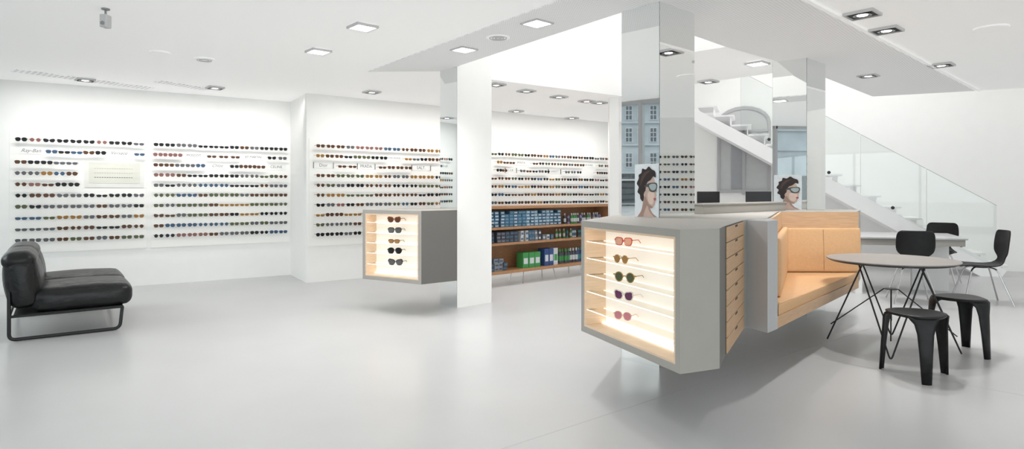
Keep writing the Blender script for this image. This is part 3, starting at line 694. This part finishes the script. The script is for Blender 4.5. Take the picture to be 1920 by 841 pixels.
dup(t,(5.50,7.2,0),aim((5.50,7.2),(4.6,7.5)),'black shell chair at the right end of the white desk, side on')
# desk
t=thing('consulting_desk','pale grey angular desk behind the bench, shell chairs around it','desk',(5,8,0))
dk=[(4.35,7.78),(5.55,7.46),(6.0,8.45),(4.7,8.9)]
q=MB(); q.prism(dk,.715,.735); q.build('desk_top','greyl',t,bevel=.002)
q=MB(); q.prism([(4.37,7.80),(5.53,7.48),(5.97,8.43),(4.72,8.87)],.635,.715); q.build('apron','grey',t)
q=MB(); q.prism([(4.42,7.9),(4.5,7.88),(4.78,8.78),(4.72,8.8)],0,.635); q.build('panel_leg','white',t)
q=MB(); q.prism([(5.35,8.2),(5.75,8.07),(5.79,8.17),(5.39,8.3)],0,.635); q.build('panel_leg','white',t)
# ---------- reception monitors
t=thing('reception_desk','grey reception desk standing behind the counter','desk',(2.7,8.2,0))
dk=Matrix.Translation((3.0,8.3,0))@Matrix.Rotation(math.radians(-8),4,'Z')
q=MB(); q.T=dk; q.box((0,0,.93),(1.9,.7,.04)); q.build('desk_top','greyl',t,bevel=.003)
q=MB(); q.T=dk; q.box((0,.3,.46),(1.8,.04,.9)); q.build('modesty_panel','white',t)
for x in(-.9,.9):
    q=MB(); q.T=dk; q.box((x,0,.455),(.04,.65,.91)); q.build('side_panel','white',t)
def monitor(px,Y,wd,ht,m,label,rot=0):
    x=(px-960)/FP*Y; t=thing('monitor',label,'monitor',(x,Y,.95)); T=Matrix.Translation((x,Y,.95))@Matrix.Rotation(rot,4,'Z')
    q=MB(); q.T=T; q.bbox((0,0,.36-ht/2),(wd,.03,ht),.006,2); s=q.build('screen_housing',m,t)
    q=MB(); q.T=T; q.box((0,-.0155,.36-ht/2),(wd-.03,.002,ht-.03)); q.build('screen','black' if m=='black' else 'greyd',s)
    q=MB(); q.T=T; q.box((0,.02,.12),(.05,.015,.22)); q.bbox((0,.02,.006),(.2,.14,.012),.003,1); q.build('stand',m,t)
monitor(1328,8.2,.30,.27,'black','black monitor beside the right edge of the tallest mirrored column')
monitor(1422,8.2,.34,.2,'black','black monitor left of the mirrored column behind the bench')
monitor(1528,8.1,.22,.2,'white','small white monitor just right of the mirrored column behind the bench')
# ---------- stairs
e=Vector((.9316,-.3634)); F0=Vector((7.56,9.35)); back=Vector((.3634,.9316)); 
RM2=Matrix(((-e.x,back.x,0,F0.x),(-e.y,back.y,0,F0.y),(0,0,1,0),(0,0,0,1)))
t=thing('staircase','white staircase climbing to the left behind a glass balustrade','stairs',(7.2,9.6,0))
NR=16; ri=.178; go=.283
M['stairw']=mat('stair_white_glow',(.86,.86,.86),.45,noise=.01,em=.12,emc=(1,1,1)); M['treadw']=mat('stair_tread_glow',(.82,.82,.82),.45,em=.08,emc=(1,1,1))  # stair colours carry an added glow that stands in for light
for k in range(NR):
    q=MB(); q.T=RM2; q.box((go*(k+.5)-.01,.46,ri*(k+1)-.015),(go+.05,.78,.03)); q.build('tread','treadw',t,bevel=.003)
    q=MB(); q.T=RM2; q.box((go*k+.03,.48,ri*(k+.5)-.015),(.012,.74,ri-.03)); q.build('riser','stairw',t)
for y in(0.05,.87):
    q=MB(); q.T=RM2; a=[(.06,0),(.34,0),(go*NR+.1,ri*NR-.26),(go*NR+.1,ri*NR-.02),(.0,.10)]
    lo=[q.v((x,y-.015,z)) for x,z in a]; hi=[q.v((x,y+.015,z)) for x,z in a]; n=len(a)
    for i in range(n): q.face([lo[i],lo[(i+1)%n],hi[(i+1)%n],hi[i]])
    q.face(lo); q.face(hi[::-1]); q.build('stringer','stairw',t)
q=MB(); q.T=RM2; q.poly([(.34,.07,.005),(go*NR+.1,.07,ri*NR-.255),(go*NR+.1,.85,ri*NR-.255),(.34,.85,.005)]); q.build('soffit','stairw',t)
gt=thing('glass_balustrade','clear glass balustrade of four panes running along the white stairs','balustrade',(7.2,9.5,0))
nP=4; Lx=go*13.5
for k in range(nP):
    x0=.15+(Lx-.15)*k/nP+.006; x1=.15+(Lx-.15)*(k+1)/nP-.006; sl=ri/go
    q=MB(); q.T=RM2
    pts=[(x0,max(.03,x0*sl+.02)),(x1,x1*sl+.02),(x1,x1*sl+1.0),(x0,x0*sl+1.0)]
    lo=[q.v((x,-.05,z)) for x,z in pts]; hi=[q.v((x,-.038,z)) for x,z in pts]
    for i in range(4): q.face([lo[i],lo[(i+1)%4],hi[(i+1)%4],hi[i]])
    q.face(lo); q.face(hi[::-1]); gp=q.build('glass_pane','balus',gt)
    q=MB(); q.T=RM2; q.tube([(x0,-.044,x0*sl+1.0),(x1,-.044,x1*sl+1.0)],.004,6); q.tube([(x1,-.044,x1*sl+.03),(x1,-.044,x1*sl+1.0)],.002,6); q.build('top_edge','greyl',gp)
    for xx in((x0+x1)/2,):
        q=MB(); q.T=RM2; q.lathe([(.026,0),(.027,.006),(.018,.010)],(0,0,0),20,Matrix.Translation((xx,-.05,max(.1,xx*sl+.09)))@Matrix.Rotation(math.pi/2,4,'X')); q.build('steel_fixing','dark',gp)
# ---------- ceiling fittings
def downlight(px,py,kind,label,size=.2,energy=35,aimto=None):
    P=CE(px,py); a=math.radians(42); t=thing('ceiling_light',label,'ceiling light',(P.x,P.y,CZ-.02),a,'square recessed ceiling lights')
    T=Matrix.Translation(P)@Matrix.Rotation(a,4,'Z'); h=size/2
    q=MB(); q.T=T
    for s in(-1,1): q.box((s*(h-.007),0,-.014),(.014,size,.022)); q.box((0,s*(h-.007),-.014),(size-.028,.014,.022))
    q.build('frame','trimg',t)
    if kind=='lit':
        q=MB(); q.T=T; q.box((0,0,-.012),(size-.036,size-.036,.012)); q.build('diffuser','lampw',t)
    else:
        q=MB(); q.T=T; q.box((0,0,-.012),(size-.028,size-.028,.006)); q.build('recess','dark',t)
        q=MB(); q.T=T; q.lathe([(.066,-.016),(.068,-.024),(.055,-.024),(.045,-.018)],seg=20); q.build('reflector','lampr',t,smooth=True)
        q=MB(); q.T=T; q.lathe([(.040,-.017),(.040,-.022),(.02,-.024)],seg=16); q.build('lamp','lampw',t)
    if energy<=0: return
    ld=bpy.data.lights.new('spot','SPOT'); ld.energy=energy; ld.spot_size=math.radians(130 if kind=='lit' else 100); ld.spot_blend=.7; ld.shadow_soft_size=.06; ld.color=(1,.985,.96)
    lo=bpy.data.objects.new('spot_lamp',ld); col.objects.link(lo); lo.location=(P.x,P.y,CZ-.06)
EN=70
downlight(680,48,'lit','bright square ceiling light left of the perforated strip, nearest camera',energy=EN)
downlight(597,94,'lit','bright square ceiling light over the left floor, farther back',energy=EN*.8)
downlight(1007,40,'lit','bright square ceiling light in the perforated strip beside the tallest mirrored column',energy=EN)
downlight(870,90,'lit','bright square ceiling light in the perforated strip near the white column',energy=EN*.75)
downlight(160,148,'dark','dark square ceiling spotlight over the leftmost wall panel',energy=EN*.25)
downlight(403,163,'dark','dark square ceiling spotlight over the second wall panel',energy=EN*.25)
downlight(697,171,'dark','dark square ceiling spotlight over the third wall panel',energy=EN*.25)
downlight(1617,24,'dark','dark square ceiling spotlight at upper right, nearest the camera',.22,energy=EN)
downlight(1662,54,'dark','dark square ceiling spotlight just behind the nearest one at upper right',.22,energy=EN)
downlight(1765,120,'dark','dark square ceiling spotlight at far right over the desk chairs',.22,energy=EN)
downlight(1628,140,'dark','dark square ceiling spotlight over the desk, in the perforated strip',energy=EN)
downlight(1420,117,'lit','bright square ceiling light between the two mirrored columns',energy=EN)
downlight(1328,151,'dark','dark square ceiling spotlight between mirrored columns, farthest one',energy=EN*.6)
for i,(x,y) in enumerate([(930,157),(987,169),(1048,180),(968,207),(1072,220),(1100,188),(1124,191)]):
    downlight(x,y,'dark',['dark ceiling spotlight touching the white column edge','first dark ceiling spotlight right of the white column, front row','second dark ceiling spotlight from white column, front row','dark ceiling spotlight in the back row nearer the white column','dark ceiling spotlight in the back row nearer the mirrored column','left one of two dark ceiling spotlights side by side','right one of two dark ceiling spotlights side by side'][i],energy=0 if y>200 else EN*.3)
def disc(px,py,r,name,label,cat,m='ceil',rings=2):
    P=CE(px,py); q=MB()
    q.lathe([(r,-.001),(r,-.012),(r*.9,-.018),(r*.6,-.014)],tuple(P),28); o=q.build(name,m,None,smooth=True); tag(o,label,cat)
    for k in range(rings):
        q=MB(); rr=r*(.75-.25*k); q.lathe([(rr,-.012),(rr,-.022),(rr*.9,-.022),(rr*.9,-.012)],tuple(P),28); q.build('ring','trimg',o)
disc(934,68,.11,'air_vent','round air vent in the perforated ceiling strip','vent',rings=3)
disc(1858,52,.13,'ceiling_speaker','flat round white ceiling speaker at upper right','speaker',rings=0)
disc(300,98,.10,'ceiling_speaker','flat round white ceiling speaker at upper left','speaker',rings=0)
disc(383,110,.10,'air_vent','small round slotted vent in the left ceiling','vent',rings=2)
P=CE(198,16); t=thing('security_camera','small grey and white security camera hanging from the ceiling at upper left','camera',tuple(P))
q=MB(); q.lathe([(.03,-.001),(.03,-.01),(.008,-.012),(.008,-.05)],tuple(P),16); q.build('mount','camg',t)
q=MB(); q.bbox((P.x,P.y,P.z-.10),(.055,.07,.10),.008,2); q.build('housing','trimg',t)
q=MB(); q.lathe([(.014,0),(.015,.006),(.008,.008)],(0,0,0),16,Matrix.Translation((P.x,P.y-.035,P.z-.12))@Matrix.Rotation(math.pi/2,4,'X')); q.build('lens','camg',t)
# ---------- unseen lamps added for fill
def areaM(Mx,sx,sy,e,c=(1,1,1),spread=180):
    ld=bpy.data.lights.new('area','AREA'); ld.shape='RECTANGLE'; ld.size=sx; ld.size_y=sy; ld.energy=e; ld.color=c; ld.spread=math.radians(spread)
    o=bpy.data.objects.new('fill_lamp',ld); col.objects.link(o); o.matrix_world=Mx
def area(loc,sx,sy,e,rot=(0,0,0),c=(1,1,1)): areaM(Matrix.Translation(loc)@Matrix.Rotation(rot[2],4,'Z')@Matrix.Rotation(rot[0],4,'X'),sx,sy,e,c)
area((.6,6.8,4.15),1.6,1.6,18)  # hidden lamp added to brighten the ceiling opening
area((5.2,9.6,4.15),3.5,1.4,42,(0,0,math.radians(-21)))  # hidden lamp added to brighten the stairwell
def wall_fill(O,u,sa_,sb_,off,e):  # unseen strip, turned away from the camera, added to brighten a display wall
    n=Vector((u[1],-u[0],0)); d=(-n*.75+Vector((0,0,-.66))).normalized(); z=-d; x=Vector((u[0],u[1],0)); y=z.cross(x)
    c_=Vector((*(O+u*((sa_+sb_)/2)),CZ-.05))+n*off
    areaM(Matrix(((x.x,y.x,z.x,c_.x),(x.y,y.y,z.y,c_.y),(x.z,y.z,z.z,c_.z),(0,0,0,1))),sb_-sa_,.06,e,(1,.98,.95),90)
wall_fill(O1,u1,-.1,3.3,1.0,13)
wall_fill(O2,u2,.1,5.9,1.0,19)
area((2.5,-3.2,1.5),11,2.6,140,(math.radians(90),0,0),(.98,.99,1))  # large frontal fill lamp added out of view behind the camera
# soft daylight falling through the left shop windows
sl_=bpy.data.lights.new('sun','SUN'); sl_.energy=1.0; sl_.angle=math.radians(30); sl_.color=(1,.99,.97)
so_=bpy.data.objects.new('sun_lamp',sl_); col.objects.link(so_); so_.rotation_euler=Vector((.80,.22,-.50)).to_track_quat('-Z','Y').to_euler()
